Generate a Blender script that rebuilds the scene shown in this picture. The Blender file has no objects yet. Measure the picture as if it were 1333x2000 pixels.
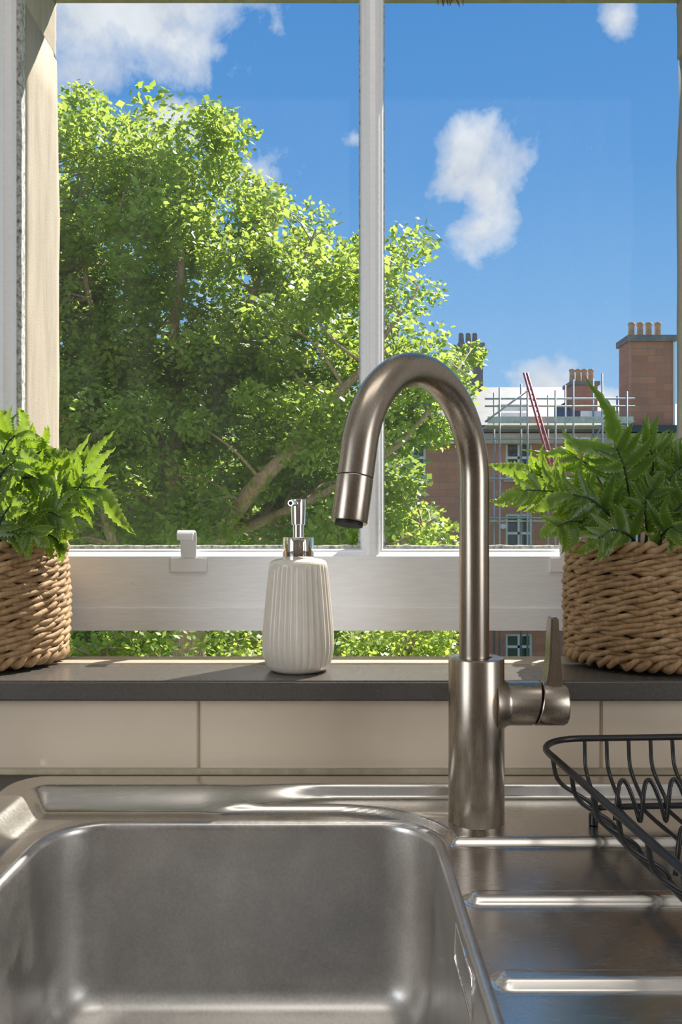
import bpy, bmesh, math, random
from math import sin, cos, pi, sqrt, radians
from mathutils import Vector, Matrix, noise

rnd = random.Random(7)
SC = bpy.context.scene
COL = SC.collection

# ------------------------------------------------------------------ camera
CZ = 1.156           # lens height above the kitchen floor
F = 1500.0           # focal length in pixels of the 1333 x 2000 frame
HX, HY = 666.5, 1040.0   # principal point / horizon row
cam = bpy.data.cameras.new('camera'); camo = bpy.data.objects.new('camera', cam)
COL.objects.link(camo)
camo.location = (0, 0, CZ); camo.rotation_euler = (pi/2, 0, 0)
cam.sensor_fit = 'VERTICAL'; cam.sensor_height = 36.0
cam.lens = F/2000*36.0
cam.shift_y = (HY-1000)/2000.0
cam.clip_start = 0.02; cam.clip_end = 400
SC.camera = camo

def P(x, y, Y):
    """pixel of the photograph + distance -> point in the room"""
    return Vector(((x-HX)*Y/F, Y, CZ+(HY-y)*Y/F))

# ------------------------------------------------------------------ node helpers
class NT:
    def __init__(s, tree):
        s.t = tree; s.n = tree.nodes; s.l = tree.links
    def node(s, typ, **kw):
        n = s.n.new(typ)
        for k, v in kw.items():
            setattr(n, k, v)
        return n
    def put(s, n, key, v):
        if v is None: return
        sock = n.inputs[key]
        if isinstance(v, bpy.types.NodeSocket): s.l.new(v, sock)
        else: sock.default_value = v
    def math(s, op, a, b=None, c=None, clamp=False):
        n = s.node('ShaderNodeMath', operation=op); n.use_clamp = clamp
        s.put(n, 0, a); s.put(n, 1, b); s.put(n, 2, c)
        return n.outputs[0]
    def vmath(s, op, a, b=None):
        n = s.node('ShaderNodeVectorMath', operation=op)
        s.put(n, 0, a); s.put(n, 1, b)
        return n.outputs['Value'] if op in ('DOT_PRODUCT', 'LENGTH') else n.outputs[0]
    def noise(s, vec, scale, detail=3, rough=.55, dist=0, out=0):
        n = s.node('ShaderNodeTexNoise')
        s.put(n, 'Vector', vec); s.put(n, 'Scale', scale); s.put(n, 'Detail', detail)
        s.put(n, 'Roughness', rough); s.put(n, 'Distortion', dist)
        return n.outputs[out]
    def ramp(s, fac, stops):
        n = s.node('ShaderNodeValToRGB'); e = n.color_ramp.elements
        while len(e) < len(stops): e.new(.5)
        for el, (p, c) in zip(e, stops):
            el.position = p
            el.color = (c, c, c, 1) if isinstance(c, (int, float)) else (c[0], c[1], c[2], 1)
        s.put(n, 0, fac)
        return n.outputs[0]
    def mix(s, fac, a, b, mode='MIX'):
        n = s.node('ShaderNodeMix', data_type='RGBA', blend_type=mode)
        s.put(n, 0, fac)
        for k, v in ((6, a), (7, b)):
            if isinstance(v, tuple) and len(v) == 3: v = v+(1,)
            s.put(n, k, v)
        return n.outputs[2]
    def map(s, vec, scale=(1, 1, 1), rot=(0, 0, 0)):
        n = s.node('ShaderNodeMapping')
        s.put(n, 0, vec); n.inputs['Scale'].default_value = scale; n.inputs['Rotation'].default_value = rot
        return n.outputs[0]
    def bump(s, h, strength=.3, dist=.01):
        n = s.node('ShaderNodeBump'); s.put(n, 'Height', h)
        n.inputs['Strength'].default_value = strength; n.inputs['Distance'].default_value = dist
        return n.outputs[0]

def rgba(c): return (c[0], c[1], c[2], 1)

# ------------------------------------------------------------------ sky
w = bpy.data.worlds.new('sky'); SC.world = w; w.use_nodes = True
t = NT(w.node_tree); t.n.clear()
d = t.node('ShaderNodeTexCoord').outputs['Generated']
sep = t.node('ShaderNodeSeparateXYZ'); t.put(sep, 0, d)
blue = t.ramp(t.math('MAXIMUM', sep.outputs[2], 0.0),
              [(0, (.50, .68, .88)), (.14, (.33, .56, .85)), (.28, (.21, .45, .80)), (.42, (.125, .345, .73)),
               (.60, (.085, .28, .66)), (1, (.05, .18, .50))])
CLOUDS = [  # px, py, rx, ry, tilt deg, weight
    (250, 10, 230, 105, 8, 1.15), (345, 80, 105, 75, 0, .9), (205, 130, 110, 55, 35, .42),
    (905, 305, 60, 95, -24, .95), (965, 375, 62, 110, -14, .85), (930, 445, 60, 50, 30, .85),
    (335, 238, 75, 42, 10, .95), (1208, 34, 30, 36, 0, .55), (1062, 752, 74, 46, 0, 1.0),
    (1110, 790, 150, 30, 0, 1.0), (500, 350, 70, 45, 0, .6), (450, 650, 130, 90, 0, .7), (690, 272, 22, 18, 0, .45)]
fb = t.noise(d, 9.0, 9, .6, .3)
fb2 = t.noise(d, 26.0, 6, .6, .2)
fbm = t.math('ADD', t.math('MULTIPLY', t.math('SUBTRACT', fb, .5), 2.6), t.math('MULTIPLY', t.math('SUBTRACT', fb2, .5), 1.1))
best = None
for px, py, rx, ry, tl, wt in CLOUDS:
    c = Vector(((px-HX)/F, 1, (HY-py)/F)); L = c.length; c.normalize()
    ax = Vector((0, 0, 1)).cross(c).normalized()*-1; ay = c.cross(ax).normalized()*-1
    if ay.z < 0: ay = -ay
    if ax.x < 0: ax = -ax
    a = radians(tl); u = ax*cos(a)+ay*sin(a); v = -ax*sin(a)+ay*cos(a)
    u = u*(F*L/rx); v = v*(F*L/ry)
    qu = t.vmath('DOT_PRODUCT', d, tuple(u)); qv = t.vmath('DOT_PRODUCT', d, tuple(v))
    q2 = t.math('ADD', t.math('MULTIPLY', qu, qu), t.math('MULTIPLY', qv, qv))
    front = t.math('GREATER_THAN', t.vmath('DOT_PRODUCT', d, tuple(c)), 0.0)
    den = t.math('MULTIPLY', t.math('MULTIPLY', t.math('SUBTRACT', 1.15, t.math('SQRT', q2)), wt), front)
    best = den if best is None else t.math('MAXIMUM', best, den)
# the same broken fair-weather cloud goes on over the rest of the sky
wide = t.math('MULTIPLY', t.math('SUBTRACT', t.noise(d, 2.6, 3, .5), .66), 3.0)
best = t.math('MAXIMUM', best, t.math('SUBTRACT', wide, t.math('MULTIPLY', t.math('GREATER_THAN', sep.outputs[1], .72), 3.0)))
dens = t.math('ADD', t.math('MAXIMUM', best, -1.5), fbm)
cfac = t.math('MULTIPLY', t.ramp(dens, [(.02, 0), (.30, .45), (.85, 1)]), .93)
ccol = t.ramp(t.noise(d, 14, 5), [(.30, (.66, .69, .76)), (.62, (.90, .91, .94))])
skyc = t.mix(cfac, blue, ccol)
bg = t.node('ShaderNodeBackground'); t.put(bg, 0, skyc); bg.inputs[1].default_value = 1.0
out = t.node('ShaderNodeOutputWorld'); t.l.new(bg.outputs[0], out.inputs[0])

# ------------------------------------------------------------------ sun and added room fill lights
SUN = Vector((.418, .489, .766)).normalized()
sl = bpy.data.lights.new('sun', 'SUN'); sl.energy = 11.0; sl.angle = radians(.55); sl.color = (1, .93, .82)
so = bpy.data.objects.new('sun', sl); COL.objects.link(so)
so.rotation_euler = SUN.to_track_quat('Z', 'Y').to_euler(); so.location = (3, 4, 8)

def area(name, loc, rot, sx, sy, power, col):
    l = bpy.data.lights.new(name, 'AREA'); l.shape = 'RECTANGLE'; l.size = sx; l.size_y = sy
    l.energy = power; l.color = col
    o = bpy.data.objects.new(name, l); COL.objects.link(o); o.location = loc; o.rotation_euler = rot
    return o
area('left_fill_light', (-1.88, -.95, 1.55), (radians(90), 0, radians(-90)), 1.3, 1.3, 25, (.86, .93, 1))  # added fill at the left wall, no window is built there
area('right_fill_light', (2.08, -.95, 1.55), (radians(90), 0, radians(90)), 1.3, 1.3, 25, (.93, .96, 1))  # second added fill, opposite side, kept out of the pane's reflection
area('overhead_fill_light', (0.1, .15, 2.66), (0, 0, 0), 1.2, .5, 5, (1, .95, .88))  # added soft fill from above, not a known fitting

SC.view_settings.view_transform = 'Standard'; SC.view_settings.look = 'None'
SC.view_settings.exposure = 0.0; SC.view_settings.gamma = 1.0
SC.view_settings.use_curve_mapping = False

# ------------------------------------------------------------------ materials
def mat(name):
    m = bpy.data.materials.new(name); m.use_nodes = True
    tt = NT(m.node_tree); b = tt.n['Principled BSDF']
    return m, tt, b
def objco(tt): return tt.node('ShaderNodeTexCoord').outputs['Object']
def attr(tt, name):
    n = tt.node('ShaderNodeAttribute'); n.attribute_name = name
    return n.outputs['Color']

def plain(name, col, rough=.5, metal=0, nscale=None, var=.12, bump=0, bdist=.002, spec=.5, stretch=(1, 1, 1)):
    m, tt, b = mat(name)
    b.inputs['Roughness'].default_value = rough; b.inputs['Metallic'].default_value = metal
    b.inputs['Specular IOR Level'].default_value = spec
    if nscale:
        nz = tt.noise(tt.map(objco(tt), stretch), nscale, 5, .6)
        lo = tuple(c*(1-var) for c in col); hi = tuple(min(1, c*(1+var)) for c in col)
        tt.put(b, 'Base Color', tt.ramp(nz, [(.3, lo), (.7, hi)]))
        if bump: tt.put(b, 'Normal', tt.bump(nz, bump, bdist))
    else: b.inputs['Base Color'].default_value = rgba(col)
    return m

def steel(name, col, rlo, rhi, stretch, nscale, aniso=0, mottled=0, bump=.02, blot=.16):
    m, tt, b = mat(name); co = objco(tt)
    b.inputs['Metallic'].default_value = 1
    fine = tt.noise(tt.map(co, stretch), nscale, 4, .6)
    big = tt.noise(co, 22, 4, .6, .4)
    r = tt.math('ADD', tt.math('MULTIPLY', fine, rhi-rlo), rlo)
    r = tt.math('ADD', r, tt.math('MULTIPLY', tt.math('SUBTRACT', big, .5), blot))
    tt.put(b, 'Roughness', r)
    lo = tuple(c*(1-.875*blot-mottled) for c in col); hi = tuple(min(1, c*(1+.62*blot+mottled)) for c in col)
    c1 = tt.ramp(tt.math('ADD', tt.math('MULTIPLY', big, .55), tt.math('MULTIPLY', fine, .45)), [(.32, lo), (.68, hi)])
    tt.put(b, 'Base Color', c1)
    tt.put(b, 'Normal', tt.bump(fine, bump, .001))
    b.inputs['Anisotropic'].default_value = aniso
    return m

M = {}
M['sink'] = steel('brushed_sink_steel', (.68, .655, .625), .19, .32, (6, 60, 60), 9, 0, 0, .006, .07)
M['bowl'] = steel('worn_bowl_steel', (.61, .59, .57), .28, .42, (40, 40, 40), 9, 0, .05, .05)
M['tap'] = steel('brushed_nickel_tap', (.41, .355, .295), .22, .34, (90, 90, 3), 12, .0, 0, .01, .05)
M['chrome'] = plain('polished_chrome', (.86, .85, .84), .05, 1)
M['drain'] = plain('drain_steel', (.6, .6, .6), .2, 1)
M['black_wire'] = plain('black_coated_wire', (.012, .012, .013), .32, 0, 60, .3)
M['dark_gap'] = plain('dark_gap', (.01, .009, .008), .6)
M['white_paint'] = None
m, tt, b = mat('old_white_gloss_paint'); co = objco(tt)
brush = tt.noise(tt.map(co, (1.2, 9, 9)), 26, 5, .65)
spots = tt.noise(co, 95, 4, .6)
dirt = tt.ramp(tt.noise(co, 34, 6, .7), [(.66, 0), (.74, 1)])
c1 = tt.ramp(brush, [(.3, (.80, .80, .81)), (.7, (.86, .86, .87))])
tt.put(b, 'Base Color', tt.mix(tt.math('MULTIPLY', dirt, .22), c1, (.42, .39, .35)))
b.inputs['Roughness'].default_value = .38
tt.put(b, 'Normal', tt.bump(tt.math('ADD', brush, tt.math('MULTIPLY', spots, .3)), .22, .003))
M['white_paint'] = m
m, tt, b = mat('cracked_putty'); co = objco(tt)
n1 = tt.noise(tt.map(co, (3, 3, 3)), 40, 7, .75)
tt.put(b, 'Base Color', tt.ramp(n1, [(.36, (.10, .10, .09)), (.46, (.45, .45, .42)), (.62, (.78, .78, .75))]))
b.inputs['Roughness'].default_value = .8; tt.put(b, 'Normal', tt.bump(n1, .8, .006))
M['putty'] = m
m, tt, b = mat('sandstone'); co = objco(tt)
streak = tt.noise(tt.map(co, (9, 9, 1.0)), 5, 6, .65, .5); grain = tt.noise(co, 420, 3, .6)
stain = tt.ramp(tt.noise(tt.map(co, (7, 7, 2.2)), 3.1, 5, .6), [(.40, 0), (.62, 1)])
c1 = tt.ramp(streak, [(.25, (.34, .26, .19)), (.5, (.44, .36, .275)), (.75, (.50, .43, .35))])
c1 = tt.mix(tt.math('MULTIPLY', stain, .35), c1, (.29, .24, .20))
tt.put(b, 'Base Color', tt.mix(tt.math('MULTIPLY', grain, .25), c1, (.25, .215, .18)))
b.inputs['Roughness'].default_value = .9
tt.put(b, 'Normal', tt.bump(tt.math('ADD', tt.math('MULTIPLY', grain, .5), streak), .35, .004))
M['stone'] = m
m, tt, b = mat('cream_gloss_tile'); co = objco(tt)
wv = tt.noise(co, 7, 2, .5)
tt.put(b, 'Base Color', tt.ramp(wv, [(.3, (.69, .575, .445)), (.7, (.73, .62, .49))]))
b.inputs['Roughness'].default_value = .12; tt.put(b, 'Normal', tt.bump(wv, .10, .02))
M['tile'] = m
M['grout'] = plain('grout', (.62, .52, .36), .85, 0, 60, .15)
m, tt, b = mat('dark_quartz'); co = objco(tt)
sp = tt.noise(co, 300, 3, .7); cl = tt.noise(co, 16, 5, .6)
tt.put(b, 'Base Color', tt.mix(tt.math('MULTIPLY', cl, .5), tt.ramp(sp, [(.35, (.065, .058, .052)), (.75, (.112, .101, .091))]), (.098, .088, .078)))
b.inputs['Specular IOR Level'].default_value = 1.0
tt.put(b, 'Roughness', tt.math('ADD', .20, tt.math('MULTIPLY', cl, .14)))
M['quartz'] = m
M['laminate'] = plain('dark_laminate', (.03, .03, .031), .35, 0, 140, .3)
M['plaster'] = plain('cream_plaster', (.66, .62, .57), .85, 0, 8, .05)
M['taupe'] = plain('taupe_paint', (.22, .17, .13), .8, 0, 8, .08)
M['ceiling'] = plain('ceiling_white', (.66, .65, .63), .9, 0, 5, .03)
M['floor'] = plain('brown_floor', (.20, .14, .095), .45, 0, 12, .25, stretch=(1, 8, 1))
M['timber'] = plain('weathered_timber', (.40, .335, .255), .6, 0, 20, .18, .2, .002, stretch=(1, 8, 8))
m, tt, b = mat('ivory_ceramic'); co = objco(tt)
cn = tt.noise(co, 30, 3)
tt.put(b, 'Base Color', tt.ramp(cn, [(.3, (.66, .60, .51)), (.7, (.71, .655, .57))]))
b.inputs['Roughness'].default_value = .30; b.inputs['Coat Weight'].default_value = .3; b.inputs['Coat Roughness'].default_value = .12
M['ceramic'] = m
m, tt, b = mat('seagrass_rope'); co = objco(tt)
at = attr(tt, 'tone'); fib = tt.noise(co, 260, 4, .7)
sp = tt.node('ShaderNodeSeparateColor'); tt.put(sp, 0, at)
c1 = tt.ramp(sp.outputs[0], [(0, (.19, .10, .042)), (.45, (.36, .22, .10)), (1, (.54, .38, .21))])
tt.put(b, 'Base Color', tt.mix(tt.math('MULTIPLY', fib, .5), c1, (.17, .09, .04)))
b.inputs['Roughness'].default_value = .62; tt.put(b, 'Normal', tt.bump(fib, .6, .0015))
M['rope'] = m
M['liner'] = plain('dark_brown_liner', (.05, .03, .015), .9, 0, 90, .4)
M['soil'] = plain('dark_moss', (.03, .045, .015), .9, 0, 120, .5, .8, .006)
M['fern_stem'] = plain('fern_stem', (.025, .04, .02), .45, 0, 90, .3)

def leafmat(name, dark, light, trans, tfac=.45, rough=.35):
    m, tt, b = mat(name); co = objco(tt)
    sp = tt.node('ShaderNodeSeparateColor'); tt.put(sp, 0, attr(tt, 'tone'))
    n1 = tt.noise(co, 3.5, 3)
    f = tt.math('ADD', tt.math('MULTIPLY', sp.outputs[0], .9), tt.math('MULTIPLY', n1, .16), clamp=True)
    c1 = tt.mix(f, dark, light)
    tt.put(b, 'Base Color', c1); b.inputs['Roughness'].default_value = rough
    tr = tt.node('ShaderNodeBsdfTranslucent'); tt.put(tr, 0, tt.mix(f, tuple(x*.75 for x in trans), trans))
    ms = tt.node('ShaderNodeMixShader'); ms.inputs[0].default_value = tfac
    tt.l.new(b.outputs[0], ms.inputs[1]); tt.l.new(tr.outputs[0], ms.inputs[2])
    tt.l.new(ms.outputs[0], tt.n['Material Output'].inputs[0])
    return m
M['fern'] = leafmat('fern_leaf', (.016, .070, .006), (.31, .44, .10), (.52, .74, .05), .40)
M['treeleaf'] = leafmat('tree_leaf', (.10, .195, .028), (.30, .41, .085), (.58, .73, .12), .52, .42)
M['treeleaf_shade'] = leafmat('shade_toned_tree_leaf', (.07, .14, .03), (.19, .29, .06), (.42, .56, .10), .48, .5)  # darker leaf colour paints the shade inside the big tree's crown
M['bark'] = plain('grey_bark', (.40, .32, .24), .85, 0, 9, .35, .5, .03, stretch=(4, 4, 1))

m, tt, b = mat('dusty_window_glass'); co = objco(tt)
tr = tt.node('ShaderNodeBsdfTransparent'); tr.inputs[0].default_value = (.97, .985, .985, 1)
gl = tt.node('ShaderNodeBsdfGlossy'); gl.inputs['Roughness'].default_value = .02
fr = tt.node('ShaderNodeLayerWeight'); fr.inputs[0].default_value = .5
ms = tt.node('ShaderNodeMixShader'); tt.put(ms, 0, tt.math('ADD', .002, tt.math('MULTIPLY', tt.math('POWER', fr.outputs[1], 5), .45)))
tt.l.new(tr.outputs[0], ms.inputs[1]); tt.l.new(gl.outputs[0], ms.inputs[2])
du = tt.node('ShaderNodeBsdfTranslucent'); du.inputs[0].default_value = (.8, .82, .85, 1)
smear = tt.noise(tt.map(co, (3, 1, .6)), 9, 5, .6); spk = tt.ramp(tt.noise(co, 420, 2, .5), [(.70, 0), (.78, 1)])
dust = tt.math('ADD', tt.math('MULTIPLY', smear, .013), tt.math('MULTIPLY', spk, .10))
ms2 = tt.node('ShaderNodeMixShader'); tt.put(ms2, 0, dust)
tt.l.new(ms.outputs[0], ms2.inputs[1]); tt.l.new(du.outputs[0], ms2.inputs[2])
tt.l.new(ms2.outputs[0], tt.n['Material Output'].inputs[0])
M['glass'] = m

m, tt, b = mat('red_sandstone_ashlar'); co = objco(tt)
br = tt.node('ShaderNodeTexBrick'); tt.put(br, 'Vector', tt.map(co, (1, 1, 1), (radians(90), 0, 0)))
for k, v in (('Scale', 1.0), ('Mortar Size', .012), ('Brick Width', .75), ('Row Height', .33), ('Bias', -.2)): br.inputs[k].default_value = v
br.inputs['Color1'].default_value = (.66, .265, .15, 1); br.inputs['Color2'].default_value = (.50, .20, .12, 1)
br.inputs['Mortar'].default_value = (.40, .22, .16, 1)
grime = tt.ramp(tt.noise(tt.map(co, (.6, .6, .35)), 1.3, 6, .65), [(.42, 0), (.68, 1)])
tt.put(b, 'Base Color', tt.mix(tt.math('MULTIPLY', grime, .5), br.outputs[0], (.28, .18, .15)))
b.inputs['Roughness'].default_value = .95
M['redstone'] = m
M['cornice'] = plain('pale_cornice_stone', (.46, .36, .29), .9, 0, 2, .2)
M['slate'] = plain('grey_slate', (.13, .135, .15), .6, 0, 3, .25)
M['pot'] = plain('clay_chimney_pot', (.62, .36, .19), .8, 0, 4, .25)
M['greystone'] = plain('sooty_stone', (.25, .21, .20), .9, 0, 2, .25)
M['sashwhite'] = plain('white_window_frames', (.78, .78, .76), .5)
M['winglass'] = plain('far_window_glass', (.05, .06, .07), .06, 0)
M['galv'] = plain('galvanised_tube', (.46, .45, .43), .45, .6)
M['board'] = plain('scaffold_board', (.60, .55, .47), .8, 0, 6, .2)
M['sheet'] = plain('white_sheeting', (.80, .80, .79), .7, 0, 3, .06)
M['red'] = plain('red_paint', (.50, .06, .075), .5)
M['lead'] = plain('dark_lead', (.06, .065, .075), .6)
M['dry'] = plain('dry_leaf', (.26, .15, .07), .8, 0, 60, .4)
M['grass'] = plain('garden_grass', (.09, .16, .04), .95, 0, 2, .4)

# ------------------------------------------------------------------ mesh helpers
def mesh(name, verts, faces, smooth=False, tone=None):
    me = bpy.data.meshes.new(name)
    me.from_pydata([tuple(v) for v in verts], [], faces)
    if smooth: me.polygons.foreach_set('use_smooth', [True]*len(me.polygons))
    if tone is not None:
        ca = me.color_attributes.new('tone', 'FLOAT_COLOR', 'POINT')
        ca.data.foreach_set('color', [c for v in tone for c in (v, v, v, 1.0)])
    me.update()
    return me
def link(name, me, m=None, parent=None, loc=None):
    o = bpy.data.objects.new(name, me); COL.objects.link(o)
    if m is not None and me is not None and not me.materials: me.materials.append(M[m] if isinstance(m, str) else m)
    if parent is not None: o.parent = parent
    if loc is not None: o.location = loc
    return o
def empty(name, loc):
    o = bpy.data.objects.new(name, None); COL.objects.link(o); o.location = loc; o.empty_display_size = .05
    return o
def tag(o, label=None, cat=None, group=None, kind=None):
    if label: o['label'] = label
    if cat: o['category'] = cat
    if group: o['group'] = group
    if kind: o['kind'] = kind
    return o
class MB:
    def __init__(s): s.v = []; s.f = []; s.t = []
    def add(s, v, f, tone=0.5):
        n = len(s.v); s.v += [Vector(p) for p in v]; s.f += [tuple(i+n for i in q) for q in f]; s.t += [tone]*len(v)
    def box(s, x0, x1, y0, y1, z0, z1):
        s.add([(x, y, z) for z in (z0, z1) for x, y in ((x0, y0), (x1, y0), (x1, y1), (x0, y1))],
              [(3, 2, 1, 0), (4, 5, 6, 7), (0, 1, 5, 4), (1, 2, 6, 5), (2, 3, 7, 6), (3, 0, 4, 7)])
        return s
    def tube(s, pts, r, n=10, cap=True, closed=False):
        pts = [Vector(p) for p in pts]; N = len(pts)
        rr = r if isinstance(r, (list, tuple)) else [r]*N
        up = None; rings = []
        for i, p in enumerate(pts):
            if closed: tg = pts[(i+1) % N]-pts[i-1]
            else: tg = pts[min(i+1, N-1)]-pts[max(i-1, 0)]
            tg.normalize()
            if up is None:
                up = tg.orthogonal().normalized()
            up = (up-tg*up.dot(tg)).normalized(); sd = tg.cross(up)
            rings.append([p+(up*cos(2*pi*k/n)+sd*sin(2*pi*k/n))*rr[i] for k in range(n)])
        v = [q for R in rings for q in R]; f = []
        for i in range(N if closed else N-1):
            a = i*n; b_ = ((i+1) % N)*n
            for k in range(n): f.append((a+k, a+(k+1) % n, b_+(k+1) % n, b_+k))
        if cap and not closed:
            f.append(tuple(range(n-1, -1, -1))); f.append(tuple((N-1)*n+k for k in range(n)))
        s.add(v, f); return s
    def prism(s, poly, axis, a, b_):
        """poly of 2-D points extruded from a to b_ along axis; other two axes in xyz order"""
        n = len(poly)
        def mk(p, h):
            return (h, p[0], p[1]) if axis == 0 else (p[0], h, p[1]) if axis == 1 else (p[0], p[1], h)
        s.add([mk(p, a) for p in poly]+[mk(p, b_) for p in poly],
              [tuple(range(n-1, -1, -1)), tuple(range(n, 2*n))]+[(k, (k+1) % n, n+(k+1) % n, n+k) for k in range(n)])
        return s
    def lathe(s, prof, n=48, c=(0, 0, 0), wob=None):
        v = []; f = []
        for (r, z) in prof:
            for k in range(n):
                a = 2*pi*k/n; q = r*(wob(a, z) if wob else 1)
                v.append((c[0]+q*cos(a), c[1]+q*sin(a), c[2]+z))
        for i in range(len(prof)-1):
            for k in range(n): f.append((i*n+k, i*n+(k+1) % n, (i+1)*n+(k+1) % n, (i+1)*n+k))
        if prof[0][0] > 1e-6: f.append(tuple(range(n-1, -1, -1)))
        if prof[-1][0] > 1e-6: f.append(tuple((len(prof)-1)*n+k for k in range(n)))
        s.add(v, f); return s
    def build(s, name, m, parent=None, smooth=False, bevel=0, segs=2, auto=None, org=None):
        if org is not None:
            org = Vector(org); s.v = [q-org for q in s.v]
        me = mesh(name, s.v, s.f, smooth, s.t)
        bm = bmesh.new(); bm.from_mesh(me); bmesh.ops.recalc_face_normals(bm, faces=bm.faces)
        if bevel:
            ed = [e for e in bm.edges if len(e.link_faces) == 2 and e.calc_face_angle(0) > .5]
            bmesh.ops.bevel(bm, geom=ed, offset=bevel, segments=segs, affect='EDGES', clamp_overlap=True)
        if auto:
            for e in bm.edges:
                if len(e.link_faces) == 2 and e.calc_face_angle(0) > auto: e.smooth = False
        bm.to_mesh(me); bm.free()
        return link(name, me, m, parent, org)
def bez(pts, n):
    """Catmull-Rom through pts"""
    pts = [Vector(p) for p in pts]; q = [pts[0]*2-pts[1]]+pts+[pts[-1]*2-pts[-2]]
    o = []
    S = len(pts)-1
    for k in range(n+1):
        u = k/n*S; i = min(int(u), S-1); u -= i
        a, b_, c, d_ = q[i:i+4]
        o.append(.5*((2*b_)+(c-a)*u+(2*a-5*b_+4*c-d_)*u*u+(3*b_-a-3*c+d_)*u**3))
    return o
def sstep(a, b_, x):
    u = max(0, min(1, (x-a)/(b_-a))); return u*u*(3-2*u)

# ================================================================== THE ROOM
WY = .8227                     # tiled face of the window wall
TOP = .90                      # worktop height
SILL = CZ-.1547                # top of the quartz sill
OX0, OX1 = -.56, .65           # interior window recess
SX0, SX1 = -.433, .516         # stone opening outside
LZ = CZ+.812                   # underside of stone lintel
SASH = 1.005; OUT = 1.18       # sash face / outer face of wall

wall = MB()
wall.box(-1.9, OX0, WY, OUT-.02, -.1, 2.7); wall.box(OX1, 2.1, WY, OUT-.02, -.1, 2.7)
wall.box(OX0, OX1, WY, .9, -.1, SILL-.0213); wall.box(OX0, OX1, .9, OUT-.02, -.1, CZ-.302); wall.box(OX0, OX1, WY, OUT-.02, CZ+.95, 2.7)
wall_w = tag(wall.build('wall_window', 'plaster'), kind='structure')
tag(MB().box(-2.0, -1.9, -2.3, OUT-.02, -.1, 2.8).build('wall_left', 'plaster'), kind='structure')
tag(MB().box(2.1, 2.2, -2.3, OUT-.02, -.1, 2.8).build('wall_right', 'plaster'), kind='structure')
tag(MB().box(-2.0, 2.2, -2.4, -2.3, -.1, 2.8).build('wall_back', 'taupe'), kind='structure')
tag(MB().box(-1.9, 2.1, -2.3, WY, -.1, 0).build('floor', 'floor'), kind='structure')
tag(MB().box(-1.9, 2.1, -2.3, WY, 2.7, 2.8).build('ceiling', 'ceiling'), kind='structure')

# tiles between worktop and sill, proud of a grout bed
MB().box(-1.8, 2.0, WY-.004, WY, TOP-.005, SILL-.0213).build('grout_bed', 'grout', wall_w)
for x0 in (-1.0055, -.5783, -.1511, .2761, .7033):
    MB().box(x0+.0009, x0+.4263, WY-.0065, WY-.003, TOP+.0045, SILL-.0225).build('tile', 'tile', wall_w, bevel=.0016)

# quartz inner sill and the timber lip behind it
sill = MB().box(-.75, .85, .80, .903, SILL-.0213, SILL).build('trim_1', 'quartz', bevel=.0022, segs=3)
tag(sill, 'dark stone windowsill slab under the sash window', None, kind='structure')
lip = MB().prism([(.9035, SILL-.0213), (.9035, SILL+.0012), (.955, SILL+.0006), (1.06, SILL-.021), (1.06, SILL-.055)], 0, OX0+.001, OX1-.001)
tag(lip.build('trim_2', 'timber', bevel=.001), 'pale timber sill strip behind the dark slab', kind='structure')

# stone surround outside: each block its own piece
def stone(x0, x1, y0, y1, z0, z1, chip=0):
    me = MB().box(x0, x1, y0, y1, z0, z1)
    o = me.build('stone_block', 'stone', wall_w)
    bm = bmesh.new(); bm.from_mesh(o.data)
    bmesh.ops.subdivide_edges(bm, edges=bm.edges[:], cuts=10, use_grid_fill=True)
    for v in bm.verts:
        n = noise.noise(v.co*14)*.0022+noise.noise(v.co*60)*.0008
        v.co += Vector((n, n*.4, 0))
        if chip and v.co.y > y1-.02 and v.co.z > z1-.10: v.co.x -= .003*(chip)
    bm.to_mesh(o.data); bm.free()
    o.data.polygons.foreach_set('use_smooth', [True]*len(o.data.polygons)); o.data.update()
    for e in o.data.edges: pass
    return o
JZ = CZ+.725
for (x0, x1, s) in ((SX0-.5, SX0, 1), (SX1, SX1+.5, -1)):
    stone(x0, x1, 1.055, OUT, CZ-.17, JZ-.0012, s)
    stone(x0-.0005*s-(.004 if s > 0 else 0), x1-(.004 if s > 0 else 0), 1.055, OUT, JZ+.0012, LZ)
stone(SX0-.5, SX1+.5, 1.055, OUT, LZ+.001, LZ+.45)
sl_ = MB().prism([(1.061, CZ-.19), (1.061, CZ-.177), (OUT+.05, CZ-.205), (OUT+.05, CZ-.30), (1.061, CZ-.30)], 0, SX0-.5, SX1+.5)
sl_.build('stone_sill', 'stone', wall_w)
tag(MB().box(-9, SX0-.5, OUT-.02, OUT, -6.4, 8).box(SX1+.5, 9, OUT-.02, OUT, -6.4, 8).box(SX0-.5, SX1+.5, OUT-.02, OUT, LZ+.45, 8)
    .box(SX0-.5, SX1+.5, OUT-.02, OUT, -6.4, CZ-.30).build('wall_outside', 'stone'), kind='structure')

# ------------------------------------------------------------------ sash window
GX0, GX1 = -.4310, .5140      # glass daylight edges
BX = .0415                     # glazing bar centre
RT = CZ-.022                   # top of bottom rail moulding
win = tag(empty('window_1', (BX, 1.03, CZ-.128)), 'white painted sash window raised slightly above the sill', kind='structure')
def wpart(mb, name, m='white_paint', **k):
    o = mb.build(name, m, None, org=(BX, 1.03, CZ-.128), **k); o.location = (0, 0, 0); o.parent = win
    return o
ZT = CZ+.86
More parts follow.
